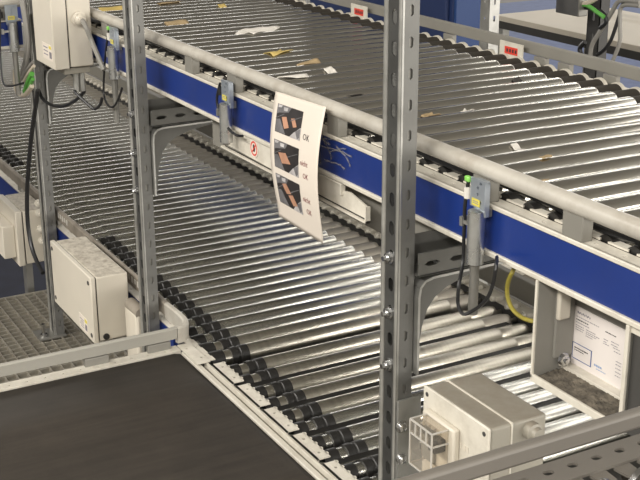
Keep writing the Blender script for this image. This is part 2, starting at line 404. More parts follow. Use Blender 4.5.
# flange pieces of the zone beside the belt: one per pair of rollers
x = 2.43+.028
while x > LX0+.1:
    a, b = x-.1365+.020, x
    pc = MB().perf((a, -1.0600, ZF+.004), (0, -1, 0), (1, 0, 0), .030, b-a, [(.025, .017, .004, .004), (b-a-.025, .017, .004, .004)], .003)
    pc.box(a, b, -1.0635, -1.0600, ZF-.03, ZF+.004)
    for q in range(5): pc.prism([(0, 0), (.013, 0), (.009, .006), (.004, .006)], (a+.01+q*.024, -1.088, ZF+.001), (1, 0, 0), (0, -1, 0), (0, 0, 1), .003)
    obj('flange_piece', pc, 'white', lo)
    obj('flange_step', MB().prism([(0, 0), (.030, -.010), (.030, -.018), (0, -.010)], (a-.020, -1.060, ZF-.002), (0, -1, 0), (0, 0, 1), (1, 0, 0), .020), 'greybar', lo)
    x -= .1365
obj('edge_rail', B(LX0, 2.49, -1.0595, -1.0535, -1.33, ZF+.001), 'white', lo, .001)
# guard bar: runs along the near edge and bends round onto the belt's side
path = [(LX1, -1.072, -1.19), (2.86, -1.072, -1.19), (2.76, -1.070, -1.19), (2.68, -1.071, -1.188), (2.635, -1.068, -1.188), (2.612, -1.060, -1.189), (2.602, -1.046, -1.19), (2.5995, -1.0295, -1.19)]
prof = [(-.006, -.038), (.006, -.038), (.008, -.004), (.004, 0), (-.004, 0), (-.008, -.004)]
obj('guard_bar', MB().sweep(path[:3], prof), 'dusty', lo, label='brown dusty guard bar along the near edge')
obj('guard_bend', MB().sweep(path[2:], [(a, b*1.15) for a, b in prof]), 'tube', lo, label='cream curved end of the guard bar')
lm = MB()
for u, v in ((66, 219), (137, 285)):                 # remains of white lettering on the bar, worn beyond reading
    c_ = at(u, v, Y=-1.064)
    for i in range(5): lm.box(c_.x-.012+.022*i, c_.x-.001+.022*i, -1.0642, -1.0632, -1.214+.003*(i % 2), -1.197)
o = obj('worn_lettering', lm, 'scrap', lo); o['kind'] = 'stuff'
for x in [2.86+.42*i for i in range(10)]:
    obj('bar_bracket', B(x-.02, x+.02, -1.080, -1.066, -1.248, -1.226), 'greybar', lo)
# far side frame
ff = MB().perf((LX0, -1.897, ZF+.004), (0, -1, 0), (1, 0, 0), .05, LX1-LX0, [(x-LX0+.02, .032, .004, .004) for x in sorted(kA+kB) if LX0+.03 < x < LX1-.06], .003)
obj('far_flange', ff, 'white', lo)
cl = mesh('bearing_clip', MB().box(-.013, .013, -.012, .012, 0, .012).lathe((0, .010, .004), (0, 1, 0), [(0, .009), (.010, .006)], 12), 'white')
for x in kA+kB:
    if x < LX1-.06: inst('bearing_clip', cl, lo, x+.026, -1.905, ZF+.004)
obj('inner_far_plate', B(LX0, LX1, -1.907, -1.902, -1.345, -1.247), 'darkgrey', lo)
obj('far_guard_bar', B(LX0, LX1, -1.975, -1.950, -1.238, -1.178), 'greybar', lo, .004)
obj('far_channel_floor', B(LX0, LX1, -2.16, -1.976, -1.236, -1.226), 'dusty', lo)
obj('far_channel_edge', B(LX0, LX1, -2.18, -2.15, -1.236, -1.165), 'white', lo, .003)
for x in (1.9, 2.55, 3.2, 3.9, 4.6): obj('channel_rib', B(x-.015, x+.015, -2.15, -1.975, -1.228, -1.182), 'white', lo, .002)
for x in (1.0, 2.60, 4.16, 5.8):
    for y in (-1.074, -1.92): obj('leg', B(x-.02, x+.025, y-.02, y+.004, -H, -1.25), 'galvdull', lo)
    obj('cross_member', B(x-.02, x+.02, -1.92, -1.085, -1.385, -1.346), 'darkgrey', lo)

# ------------------------------------------------------------------ crossing conveyor at the far left
xc = thing('roller_conveyor', 'short blue-sided conveyor crossing behind the leftmost post at the left picture edge', 'conveyor', 3.95, -.5, -H)
XC, YA, YB = 3.612, -.985, -.15
obj('fascia', B(XC, XC+.015, YA, YB, -.642, -.572), 'blue', xc, label='blue fascia')
obj('lower_lip', B(XC-.006, XC+.02, YA, YB, -.651, -.642), 'white', xc, .002)
obj('near_flange', B(XC-.003, XC+.028, YA, YB, -.570, -.566), 'white', xc)
obj('guard_tube', MB().cyl((XC+.004, YA, -.5165), (XC+.004, YB, -.5165), .0138, 18), 'tube', xc, label='round white guard tube')
for y in (-.93, -.70, -.40): obj('tube_bracket', B(XC, XC+.016, y-.022, y+.022, -.567, -.522), 'greybar', xc, .002)
obj('end_plate', B(XC+.016, XC+.70, YA, YA+.006, -.645, -.572), 'greybar', xc)
obj('far_fascia', B(XC+.70, XC+.715, YA, YB, -.642, -.572), 'blue', xc)
xr = mesh('roller', MB().lathe((0, 0, 0), (1, 0, 0), [(0, .006), (.02, .006), (.02, .025), (.65, .025), (.65, .006), (.672, .006)], 20), 'sleeve')
for i in range(14): inst('roller', xr, xc, XC+.028, YA+.035+.0577*i, -.575)
for y in (-.25, -.17):
    for x in (XC+.008, XC+.707): obj('leg', B(x-.006, x+.006, y-.02, y+.02, -H, -.64), 'galvdull', xc)

# ------------------------------------------------------------------ belt conveyor (joins from the near side)
bc = thing('belt_conveyor', 'short brown belt conveyor feeding the lower rollers, with white edging', 'conveyor', 2.2, -.55, -H)
BX0, BX1 = 1.72, 2.570
bm = MB()
def belt_pt(u, v):                                    # flat belt that dips over the end roller
    y = -.10-.925*u; z = -1.247
    if y < -1.012: z -= .004*((-1.012-y)/.013)**2
    return (BX0+(BX1-BX0)*v, y, z)
bm.grid(belt_pt, 60, 4)
bo = obj('belt', bm, 'belt', bc, label='dark brown woven belt')
so = bo.modifiers.new('solid', 'SOLIDIFY'); so.thickness = .004; so.offset = -1
obj('belt_bed', B(BX0, BX1, -1.0, -.1, -1.30, -1.2525), 'darkgrey', bc)
obj('end_strip', B(BX0, BX1+.004, -1.043, -1.029, -1.30, -1.248), 'white', bc, .002, label='white strip across the end of the belt')
obj('side_frame', B(BX1+.006, BX1+.032, -1.028, -.1, -1.335, -1.251), 'white', bc, .002)
fh = [(.03+.043*i, .012, .0035, .0035) for i in range(21)]
obj('side_flange', MB().perf((BX1+.002, -.1, -1.246), (1, 0, 0), (0, -1, 0), .032, .928, fh, .004).box(BX1+.002, BX1+.006, -1.028, -.1, -1.26, -1.2455), 'white', bc)
obj('side_guard_bar', MB().sweep([(2.5995, -1.028, -1.19), (2.597, -1.01, -1.19), (2.597, -.1, -1.19)], [(a*.9, b*.78) for a, b in prof]), 'siderail', bc, .0, label='grey flat guard bar along the side of the belt')
for y in (-.98, -.82, -.50, -.25): obj('bar_bracket', B(2.590, 2.604, y-.03, y+.03, -1.247, -1.222), 'greybar', bc, .002)
cp = MB().perf((2.475, -1.064, -1.2405), (1, 0, 0), (0, 1, 0), .125, .034, [(.010, .03, .004, .004), (.022, .095, .004, .004)], .003)
obj('corner_plate', cp, 'white', lo)
for y in (-.2, -.9):
    for x in (BX0+.05, BX1+.025): obj('leg', B(x-.02, x+.02, y-.02, y+.02, -H, -1.30), 'galvdull', bc)
for y in (-.2, -.9): obj('cross_member', B(BX0, BX1+.02, y-.018, y+.018, -1.335, -1.30), 'galvdull', bc)

# ------------------------------------------------------------------ posts
def post(x0, label, wx=.053, wy=.032, z0=-H):
    t = thing('support_post', label, 'post', x0+wx/2, -1.036, z0, 'perforated posts carrying the upper conveyor')
    Y0 = -1.02; top = .25; Ln = top-z0
    ph = .0496; first = (-.214*1.378-z0) % ph
    n = int((Ln-first)/ph)
    hs = [(first+ph*i, .026, .0072, .0125) for i in range(n) if first+ph*i > .02 and first+ph*i < Ln-.02]
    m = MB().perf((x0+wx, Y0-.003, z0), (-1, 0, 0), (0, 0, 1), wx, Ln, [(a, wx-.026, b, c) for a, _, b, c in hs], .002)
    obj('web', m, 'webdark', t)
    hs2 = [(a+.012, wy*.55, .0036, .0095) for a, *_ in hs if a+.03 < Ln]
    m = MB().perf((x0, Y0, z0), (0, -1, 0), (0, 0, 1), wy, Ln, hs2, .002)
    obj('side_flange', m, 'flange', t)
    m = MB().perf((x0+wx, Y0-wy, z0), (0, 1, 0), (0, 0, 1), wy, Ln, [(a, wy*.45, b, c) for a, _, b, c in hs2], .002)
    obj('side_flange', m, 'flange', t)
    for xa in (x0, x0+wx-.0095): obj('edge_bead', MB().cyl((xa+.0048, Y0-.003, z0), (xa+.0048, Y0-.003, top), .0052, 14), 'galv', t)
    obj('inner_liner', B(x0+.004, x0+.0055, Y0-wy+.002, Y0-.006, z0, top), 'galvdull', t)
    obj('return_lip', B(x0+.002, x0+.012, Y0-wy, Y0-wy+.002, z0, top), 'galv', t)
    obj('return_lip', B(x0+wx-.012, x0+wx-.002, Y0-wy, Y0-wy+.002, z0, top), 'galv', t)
    # cantilever arm under the upper conveyor
    A0, A1 = -1.053, -1.30
    xa = x0-.012
    m = MB().perf((xa, A0, -.722), (0, -1, 0), (0, 0, 1), 1, 1, [], .003) if False else MB()
    m.perf((xa, A0, -.681), (0, 0, -1), (0, -1, 0), .040, A0-A1, [(.027, .020, .0045, .015), (.077, .020, .0045, .015), (.127, .020, .0045, .015), (.177, .020, .0045, .015)], .003)
    m.box(xa, xa+.05, A1, A0, -.722, -.719)
    m.box(xa+.047, xa+.05, A1, A0, -.722, -.664)
    obj('arm', m, 'armgrey', t, label='folded steel arm with two slots')
    poly = [(A0, -.727), (-1.30, -.727), (-1.29, -.736), (-1.22, -.741), (-1.165, -.750), (-1.130, -.761), (-1.106, -.775), (-1.090, -.795), (-1.080, -.825), (-1.074, -.860), (-1.070, -.90), (A0, -.90)]
    obj('gusset', MB().prism(poly, (x0+.014, 0, 0), (0, 1, 0), (0, 0, 1), (1, 0, 0), .004), 'armgrey', t, label='gusset plate with a concave curve')
    pth = [(-1.056, -.90), (-1.056, -.76), (-1.059, -.742), (-1.068, -.732), (-1.085, -.728), (-1.30, -.726)]
    fm = MB()
    for (y0, za), (y1, zb) in zip(pth[:-1], pth[1:]):
        d = Vector((0, y1-y0, zb-za)).normalized(); nn = Vector((0, -d.z, d.y))*.0022
        a = Vector((x0-.012, y0, za)); b = Vector((x0-.012, y1, zb)); w_ = Vector((.03, 0, 0))
        fm.add([a-nn, b-nn, b+nn, a+nn, a-nn+w_, b-nn+w_, b+nn+w_, a+nn+w_], [(0,1,2,3),(7,6,5,4),(0,4,5,1),(1,5,6,2),(2,6,7,3),(3,7,4,0)])
    obj('gusset_flange', fm, 'galv', t, label='pale folded edge of the gusset')
    def bolt(z, xo=.026):
        obj('bolt', MB().lathe((x0+wx-xo, Y0-.004, z), (0, 1, 0), [(0, .0115), (.003, .0115), (.003, .0085), (.010, .0085), (.011, .0045), (.017, .0045)], 6 if False else 10), 'steel', t)
    for z in (-.503*1.378, -.575*1.378, -.645*1.378): bolt(z)
    bb = MB().lathe((xa+.024, A0-.055, -.719), (0, 0, 1), [(0, .010), (.008, .010), (.008, .005), (.018, .005)], 8)
    obj('bolt', bb, 'steel', t)
    obj('base_plate', B(x0-.012, x0+wx+.015, -1.055, -.965, z0-.001, z0+.006), 'galvdull', t)
    return t
post(1.581, 'large slotted steel post in the foreground, in front of the blue fascia')
post(2.772, 'slotted steel post at the corner of the brown belt, second post from the right', z0=-1.617)
p3 = post(3.652, 'slotted steel post standing in the walkway grating behind the cream boxes, leftmost post', z0=-1.617)

# ------------------------------------------------------------------ walkway grating
gr = thing('walkway_grating', 'steel grating walkway on the left between belt and post', 'grating', 3.35, -.70, -H)
GZ = -1.619; GX0, GX1, GY0, GY1 = 2.66, 4.08, -1.25, -.30
b1 = mesh('bearing_bar', MB().box(GX0-3.35, GX1-3.35, -.0022, .0022, -.03, 0), 'grate')
n = 27
for i in range(n+1): inst('bearing_bar', b1, gr, 3.35, GY0+(GY1-GY0)*i/n, GZ)
b2 = mesh('cross_bar', MB().box(-.002, .002, GY0+.70, GY1+.70, -.016, 0), 'grate')
n = 44
for i in range(n+1): inst('cross_bar', b2, gr, GX0+(GX1-GX0)*i/n, -.70, GZ-.001)
for x in (GX0, GX1): obj('edge_bar', B(x-.004, x+.004, GY0, GY1, GZ-.04, GZ+.001), 'grate', gr)
for x in (GX0+.04, GX1-.04):
    for y in (GY0+.02, GY1-.02): obj('leg', B(x-.02, x+.02, y-.02, y+.02, -H, GZ-.03), 'galvdull', gr)
obj('anchor_bolt', MB().lathe((3.66, -.985, -1.612), (0, 0, 1), [(0, .011), (.010, .011), (.010, .006), (.045, .006)], 10), 'steel', p3)

# ------------------------------------------------------------------ enclosures
def enclosure(label, x0, x1, y0, y1, z0, z1, lid=.014, screws=True, body='cream', top='creamdust', lidgap=.003, mount=None):
    """lid faces +y"""
    t = thing('junction_box', label, 'box', (x0+x1)/2, (y0+y1)/2, z0)
    obj('body', B(x0+.003, x1-.003, y0, y1-lid-lidgap, z0+.003, z1-.003), top, t, .004)
    obj('seal', B(x0+.006, x1-.006, y1-lid-lidgap-.001, y1-lid+.001, z0+.006, z1-.006), 'black', t)
    l = obj('lid', B(x0, x1, y1-lid, y1, z0, z1), body, t, .003)
    if screws:
        for x in (x0+.018, x1-.018):
            for z in (z0+.02, z1-.02):
                s_ = obj('lid_screw', MB().lathe((x, y1-.002, z), (0, 1, 0), [(0, .0065), (.004, .0060), (.0045, .0035)], 12), 'darkgrey', l)
    return t, l
# box on the grating, in front of post 3
b2_, l2 = enclosure('large cream enclosure with dusty lid and four screws, hanging above the grating', 2.95, 3.305, -1.036, -.93, -1.352, -1.160)
st2 = obj('sticker', B(3.00, 3.07, -.9302, -.9295, -1.342, -1.30), 'paper', b2_, label='small white sticker with yellow corner')
obj('yellow_mark', B(3.003, 3.022, -.9296, -.9290, -1.313, -1.303), 'yellow', st2)
k = MB()
for i in range(4): k.box(3.03, 3.064-.006*(i % 2), -.9296, -.9290, -1.312-.007*i, -1.3145-.007*i)
for i in range(6): k.box(3.004+.003*i, 3.0055+.003*i, -.9296, -.9290, -1.336, -1.318)
obj('small_print', k, 'greyink', st2)
obj('plug_screw', MB().lathe((2.953, -.965, -1.337), (-1, 0, 0), [(0, .009), (.004, .009), (.005, .004)], 12), 'black', b2_)
obj('mounting_rail', B(2.96, 3.30, -1.0595, -1.036, -1.32, -1.27), 'galv', b2_)
# box high on post 3
b1_, l1 = enclosure('cream junction box with a cable gland, high on the leftmost post', 3.255, 3.431, -1.083, -.970, -.658, -.40, lid=.043, screws=False, top='cream')
st1 = obj('sticker', B(3.270, 3.356, -.9702, -.9692, -.637, -.593), 'paper', b1_, label='white sticker with yellow corner')
obj('yellow_mark', B(3.275, 3.296, -.9693, -.9686, -.604, -.596), 'yellow', st1)
k = MB()
for i in range(3):
    k.box(3.308, 3.346, -.9693, -.9686, -.602-.010*i, -.605-.010*i)
for i in range(7): k.box(3.275+.003*i, 3.2766+.003*i, -.9693, -.9686, -.630, -.612)
obj('small_print', k, 'greyink', st1)
g = at(79, 19, X=3.255)
gl = obj('cable_gland', MB().lathe((3.258, g.y, g.z), (-1, 0, 0), [(0, .021), (.008, .021), (.010, .016), (.020, .016), (.026, .010), (.035, .010)], 12), 'cream', b1_)
def pts(lst, **k): return [at(u, v, **k) for u, v in lst]
c0 = (3.226, g.y, g.z)
obj('cable', MB().tube([c0, at(86, 27, X=3.195), at(92, 42, X=3.19), at(98, 56, X=3.15), at(104, 70, X=3.12)], .0068, 8), 'greycable', b1_)
obj('gland_plate', B(3.27, 3.37, -1.075, -1.00, -.676, -.658), 'greyenamel', b1_, .002)
for u in (76, 82): 
    p = at(u, 80, X=3.29)
    obj('cable_gland', MB().cyl((3.29, p.y, -.676), (3.29, p.y, -.730), .008, 12), 'galv', b1_)
p = at(82, 84, X=3.29)
obj('cable', MB().tube([(3.29, p.y, -.728), at(84, 92, X=3.30), at(76, 100, X=3.36), at(64, 106, X=3.46), at(52, 105, X=3.56), at(43, 99, X=3.60), at(39, 91, X=3.632)], .0052, 8), 'blackcable', b1_)
p = at(76, 82, X=3.29)
obj('cable', MB().tube([(3.29, p.y, -.728), at(75, 92, X=3.28), at(82, 99, X=3.26), at(90, 106, X=3.24), at(95, 109, X=3.22), at(100, 105, X=3.20), at(102, 98, X=3.19)], .0045, 8), 'blackcable', b1_)
obj('mounting_rail', B(3.425, 3.650, -1.050, -1.030, -.60, -.56), 'galvdull', b1_)
# box behind post 3
b3_, l3 = enclosure('cream enclosure with dusty top and cable glands, behind the leftmost post at the picture edge', 3.735, 3.955, -1.048, -.945, -1.385, -1.198, lid=.022, screws=False)
for u, v, r in ((38, 203, .012), (39, 213, .013), (41, 229, .014), (42, 241, .013)):
    p = at(u, v, X=3.735)
    obj('cable_gland', MB().lathe((3.738, p.y, p.z), (-1, 0, 0), [(0, r), (.007, r), (.008, r*.75), (.018, r*.75), (.02, r*.45), (.03, r*.45)], 10), 'white', b3_)
obj('side_housing', B(3.76, 3.93, -.945, -.905, -1.36, -1.25), 'cream', b3_, .003)
obj('mounting_rail', B(3.74, 3.95, -1.0565, -1.047, -1.33, -1.29), 'galv', b3_)
# foreground box with clear-covered switch
b4_, l4 = enclosure('grey-cream switch box with clear cover, beside the large foreground post', 1.338, 1.520, -1.150, -1.035, -1.10, -.892, lid=.005, screws=False, body='white', top='greyenamel', lidgap=.001)
obj('body_seam', B(1.3385, 1.5195, -1.0818, -1.0800, -1.0995, -.8925), 'white', b4_)
for x, z in ((1.350, -.905), (1.508, -.905), (1.350, -1.085), (1.508, -1.085)):
    obj('lid_screw', MB().lathe((x, -1.036, z), (0, 1, 0), [(0, .004), (.002, .004), (.0025, .002)], 10), 'darkgrey', l4)
k = MB()
tv, tf = text2d('I')
for i, wch in enumerate((.006, .003, .005, .006, .004, .006, .005)):
    k.box(1.445-.0085*i, 1.445-.0085*i-wch, -1.0352, -1.0343, -.958, -.948)
obj('embossed_mark', k, 'cream', l4)
g = at(531, 430, X=1.338)
obj('cable_gland', MB().lathe((1.341, g.y, g.z), (-1, 0, 0), [(0, .015), (.014, .015), (.016, .011), (.024, .010)], 14), 'greyenamel', b4_)
sb = at(431, 444, Y=-1.03)
sx0, sx1, sz0, sz1 = 1.412, 1.503, -1.015, -.926
ib = obj('switch_base', B(sx0, sx1, -1.036, -1.022, sz0, sz1), 'cream', b4_, .004)
cv = MB()
yy0, yy1 = -1.022, -.990
t_ = .002
cx0, cx1, cz0, cz1 = sx0+.014, sx1-.014, sz0+.004, sz1-.004
for bx in ((cx0, cx1, yy1-t_, yy1, cz0, cz1), (cx0, cx0+t_, yy0, yy1, cz0, cz1), (cx1-t_, cx1, yy0, yy1, cz0, cz1), (cx0, cx1, yy0, yy1, cz1-t_, cz1), (cx0, cx1, yy0, yy1, cz0, cz0+t_)): cv.box(*bx)
for i in range(1, 4):
    q = cx0+(cx1-cx0)*i/4; cv.box(q-.001, q+.001, yy1-.018, yy1-.002, cz1-.024, cz1-.002)
cv.box(cx0, cx1, yy1-.0185, yy1-.0165, cz1-.024, cz1)
obj('clear_cover', cv, 'clear', ib, label='clear plastic cover over the switch')
ce_ = MB(); e_ = .0012
for xx in (cx0, cx1):
    ce_.box(xx-e_, xx+e_, yy1-e_, yy1+e_, cz0, cz1)
    for zz in (cz0, cz1, cz1-.024): ce_.box(xx-e_, xx+e_, yy0, yy1, zz-e_, zz+e_)
for zz in (cz0, cz1, cz1-.024): ce_.box(cx0, cx1, yy1-e_, yy1+e_, zz-e_, zz+e_)
for i in range(1, 4): ce_.box(cx0+(cx1-cx0)*i/4-e_, cx0+(cx1-cx0)*i/4+e_, yy1-e_, yy1+e_, cz1-.024, cz1)
obj('cover_edge', ce_, 'clearedge', ib)['kind'] = 'stuff'
obj('switch_knob', B(sx0+.020, sx0+.040, -1.022, -1.000, -.972, -.950), 'darkgrey', ib, .002)
obj('switch_frame', MB().box(sx0+.046, sx0+.080, -1.022, -1.014, -1.005, -.950), 'panback', ib, .001)
obj('bracket_plate', B(1.5745, 1.5795, -1.068, -1.022, -1.12, -.945), 'galv', b4_)
for v in (427, 459):
    p = at(402, v, X=1.573); obj('bolt', MB().lathe((1.575, p.y, p.z), (-1, 0, 0), [(0, .0115), (.002, .0115), (.002, .009), (.007, .0075), (.009, .004)], 14), 'steel', b4_)
obj('bracket_arm', B(1.515, 1.576, -1.066, -1.050, -1.07, -1.045), 'galv', b4_)

# pale drive housing behind the big cream box
dh = thing('drive_housing', 'pale drive housing with dusty rounded top between cream box and corner post', 'housing', 2.89, -1.02, -1.617)
hp = Vector((2.875, -1.02, -1.235))
obj('casing', B(hp.x-.03, hp.x+.06, -1.050, -1.014, -1.617, hp.z-.01), 'cream', dh, .008)
obj('dusty_cap', MB().lathe((hp.x-.03, -1.032, hp.z-.012), (1, 0, 0), [(0, .008), (.002, .017), (.085, .018), (.09, .010)], 18), 'dusty', dh)

# ------------------------------------------------------------------ photo-sensor stands on the fascia
def sensor(x, zt, label, cable, n_rod=.085, green=True):
    t = thing('sensor_stand', label, 'sensor', x, -1.075, zt-.22, 'photo sensors along the blue fascia')
    yb = -1.080
    obj('plate', MB().perf((x+.0185, yb+.004, zt-.046), (-1, 0, 0), (0, 0, 1), .037, .046, [(.010, .026, .003, .0024), (.022, .019, .0026, .0026), (.032, .019, .0026, .0026), (.040, .026, .004, .0022)], .003), 'bluesteel', t)
    obj('sensor_body', B(x-.015, x+.015, yb-.010, yb, zt-.060, zt-.002), 'bluesteel', t, .002)
    y_ = obj('yellow_label', B(x-.008, x+.012, yb+.0045, yb+.0055, zt-.043, zt-.032), 'yellow', t, label='yellow label')
    k_ = MB()
    for i in range(2): k_.box(x-.005, x+.009, yb+.0054, yb+.0060, zt-.035-.003*i, zt-.0362-.003*i)
    obj('small_print', k_, 'greyink', y_)
    obj('pipe', MB().lathe((x, yb+.004, zt-.050), (0, 0, -1), [(0, .0130), (.001, .0142), (.086, .0142), (.087, .010)], 18), 'pipe', t)
    obj('rod', MB().cyl((x, yb+.004, zt-.137), (x, yb+.004, zt-.137-n_rod), .0078, 12), 'galvdull', t)
    obj('clamp', MB().box(x+.012, x+.030, yb+.000, yb+.008, zt-.079, zt-.073).box(x+.028, x+.035, yb-.003, yb+.011, zt-.083, zt-.068), 'galv', t)
    obj('fixing', B(x-.012, x+.012, -1.0965, yb-.002, zt-.060, zt-.045), 'galvdull', t)
    if green: obj('green_lens', B(x+.019, x+.031, yb+.000, yb+.008, zt-.010, zt-.001), 'green', t, .002, label='lit green plug')
    cb = obj('cable', MB().tube(cable, .0030, 8), 'blackcable', t)
    c0 = Vector(cable[0]); obj('cable_tag', MB().cyl(c0+Vector((0, 0, -.008)), c0+Vector((0, 0, -.026)), .0062, 10), 'scrap' if green else 'blackcable', t)
    return t
YC = -1.066
sensor(1.447, -.525, 'steel photo sensor on pipe with looped black cable, right of the large foreground post',
       [(1.473, -1.077, -.536)]+pts([(465, 205), (464, 235), (463, 262)], Y=-1.075)+pts([(459, 285), (458, 303), (463, 314)], Y=-1.05)+pts([(474, 310), (486, 300), (493, 284), (496, 266)], Y=-1.06)+pts([(497, 257)], Y=-1.088), .085)
sensor(2.368, -.538, 'steel photo sensor on pipe left of the hanging paper sheet',
       [(2.394, -1.077, -.548)]+pts([(217, 97), (218, 108), (222, 118), (228, 128), (236, 135)], Y=-1.075)+pts([(243, 136)], Y=-1.09), .004, False)
sensor(3.075, -.523, 'steel photo sensor with long rod between the two left posts',
       [(3.100, -1.077, -.533)]+pts([(106, 50), (104, 75), (104, 95)], Y=-1.075)+pts([(108, 105), (113, 107), (118, 100), (122, 88)], Y=-1.06), .12)
s4 = sensor(3.0, -.519, 'steel photo sensor on the crossing conveyor, leftmost one, at the left picture edge',
       [(3.030, -1.083, -.53), (3.036, -1.08, -.58), (3.045, -1.07, -.66), (3.050, -1.05, -.735), (3.035, -1.04, -.75), (2.99, -1.04, -.745)], .13, False)
p = at(10.5, 15, X=XC-.012)
s4.location = (XC-.025, p.y, s4.location.z); s4.rotation_euler = (0, 0, math.pi/2)

# ------------------------------------------------------------------ cover trays under the fascia
tr = thing('cover_tray', 'grey-white cover tray under the blue fascia with a round prohibition sticker', 'cover', 2.1, -1.125, -.74)
TY = -1.100
obj('back_panel', B(1.66, 2.60, -1.150, -1.146, -.74, -.6535), 'greybar', tr)
obj('front_panel', MB().prism([(2.435, -.6528), (1.905, -.6528), (1.905, -.667), (1.875, -.663), (1.815, -.674), (1.815, -.703), (2.44, -.695)], (0, TY-.004, 0), (1, 0, 0), (0, 0, 1), (0, 1, 0), .003), 'white', tr)
obj('front_lip', MB().box(1.81, 2.44, TY-.006, TY+.006, -.7045, -.7010).box(1.810, 1.814, TY-.006, TY+.004, -.7045, -.674), 'white', tr)
obj('shadow_gap', B(1.816, 2.43, TY-.0012, TY-.0002, -.701, -.6985), 'black', tr)
obj('hanger', MB().box(1.900, 1.905, TY-.006, TY+.005, -.675, -.6525).box(1.905, 1.99, TY-.006, TY+.005, -.656, -.6525), 'white', tr, .001)
hs = at(254, 147, Y=TY)
hz = -.6718
stk = obj('sticker', MB().cyl((hs.x, TY-.0008, hz), (hs.x, TY+.0003, hz), .0195, 24), 'paper', tr, label='round white prohibition sticker with a red ring')
rg = MB()
for i in range(24):
    a, b = 2*math.pi*i/24, 2*math.pi*(i+1)/24
    P4 = [(hs.x+r_*math.cos(q), TY+.0006, hz+r_*math.sin(q)) for r_, q in ((.0125, a), (.0162, a), (.0162, b), (.0125, b))]
    rg.add(P4, [(0, 1, 2, 3)])
rg.prism([(-.0105, .0085), (-.0085, .0105), (.0105, -.0085), (.0085, -.0105)], (hs.x, TY+.0005, hz), (1, 0, 0), (0, 0, 1), (0, 1, 0), .0003)
obj('red_ring', rg, 'red', stk)
obj('hand_symbol', MB().box(hs.x-.004, hs.x+.004, TY+.0004, TY+.0007, hz-.007, hz+.002).box(hs.x-.0065, hs.x-.0045, TY+.0004, TY+.0007, hz-.003, hz+.004)
    .box(hs.x-.0035, hs.x-.0015, TY+.0004, TY+.0007, hz+.002, hz+.009).box(hs.x-.0005, hs.x+.0012, TY+.0004, TY+.0007, hz+.002, hz+.010).box(hs.x+.002, hs.x+.0038, TY+.0004, TY+.0007, hz+.002, hz+.008), 'ink', stk)

# pan with the document pouch
pn = thing('document_pan', 'grey open pan full of dirt under the right end of the blue fascia', 'pan', 1.24, -1.14, -.81)
px0, px1, pz0, pz1 = 1.132, 1.318, -.812, -.652
obj('left_wall', B(px1, px1+.005, -1.172, NEAR, pz0, pz1), 'panback', pn)
obj('back_wall', B(px0, px1, -1.176, -1.171, pz0, pz1), 'panback', pn)
obj('tray_floor', B(px0, px1+.005, -1.176, NEAR, pz0-.004, pz0), 'panback', pn)
obj('front_lip', MB().box(px1+.001, px1+.006, NEAR-.002, NEAR+.003, pz0, pz1).box(px0-.008, px1+.006, NEAR-.002, NEAR+.003, pz0-.005, pz0+.007).box(px0-.009, px0-.002, NEAR-.002, NEAR+.003, pz0, pz1).box(px0, px1, -1.171, NEAR-.052, pz0, pz0+.012), 'white', pn, .001)
obj('right_wall', B(px0-.005, px0, -1.176, NEAR, pz0, pz1), 'panback', pn)
obj('hanger_plate', B(px1-.005, px1, -1.168, -1.134, pz0+.028, pz1), 'panback', pn)
obj('clip', B(px1-.014, px1-.005, -1.153, -1.130, -.719, -.655), 'cream', pn, .003)
p = at(577, 378, Y=-1.15)
obj('bolt', MB().lathe((px1-.004, -1.151, -.790), (-1, 0, 0), [(0, .012), (.002, .012), (.002, .009), (.007, .009), (.008, .004), (.012, .004)], 8), 'steel', pn)
def dirt_fn(u, v):
    return (px0+.002+(px1-px0-.004)*u, -1.168+.064*v, pz0+.003+.003*random.random()+.004*(1-v))
do = obj('dirt_layer', MB().grid(dirt_fn, 60, 26), 'dirt', pn, label='brown-grey dirt lying in the pan'); do['kind'] = 'stuff'
obj('dark_panel', B(.90, px0-.009, -1.135, NEAR-.006, -.815, -.652), 'darkgrey', pn)
obj('dark_panel_edge', B(.90, px0-.006, -1.108, NEAR-.001, -.662, -.651), 'white', pn)
# the document
DY = -1.1695
dx1, dx0, dz1, dz0 = 1.3165, 1.201, -.704, -.803
dc = thing('delivery_document', 'white printed document in the grey pan under the blue fascia', 'document', 1.24, DY, dz0)
obj('sheet', B(dx0, dx1, DY-.0006, DY, dz0, dz1), 'docpaper', dc)
def dbar(mb, u0, u1, v, h): mb.box(dx1-(dx1-dx0)*u0, dx1-(dx1-dx0)*u1, DY+.0001, DY+.0005, dz1-(dz1-dz0)*v, dz1-(dz1-dz0)*(v+h))
def words(mb, u0, u1, v, h, seed):
    rr_ = random.Random(seed); u = u0
    while u < u1:
        l_ = rr_.uniform(.012, .05); dbar(mb, u, min(u+l_, u1), v, h); u += l_+.010
k = MB()
for i, wch in enumerate((.022, .018, .016, .016, .02, .012, .016, .02, .012, .016)): dbar(k, .075+.026*i, .075+.026*i+wch, .07+.012*(i % 2), .028)
obj('heading', k, 'greyink', dc)
k = MB(); words(k, .06, .30, .20, .016, 1); words(k, .62, .82, .17, .014, 2); obj('bold_print', k, 'ink', dc)
k = MB()
for i, (a, b, v) in enumerate(((.06, .50, .155), (.06, .32, .25), (.06, .22, .30), (.06, .22, .335), (.06, .20, .37), (.26, .44, .30), (.26, .52, .335), (.26, .46, .365), (.26, .40, .40), (.60, .68, .30), (.60, .66, .34), (.60, .70, .37), (.74, .88, .28), (.74, .86, .325), (.78, .90, .36), (.8, .92, .41), (.85, .95, .55), (.85, .95, .60), (.85, .95, .66), (.85, .95, .72), (.85, .95, .78))):
    words(k, a, b, v, .010, 10+i)
obj('small_print', k, 'greyink', dc)
k = MB()
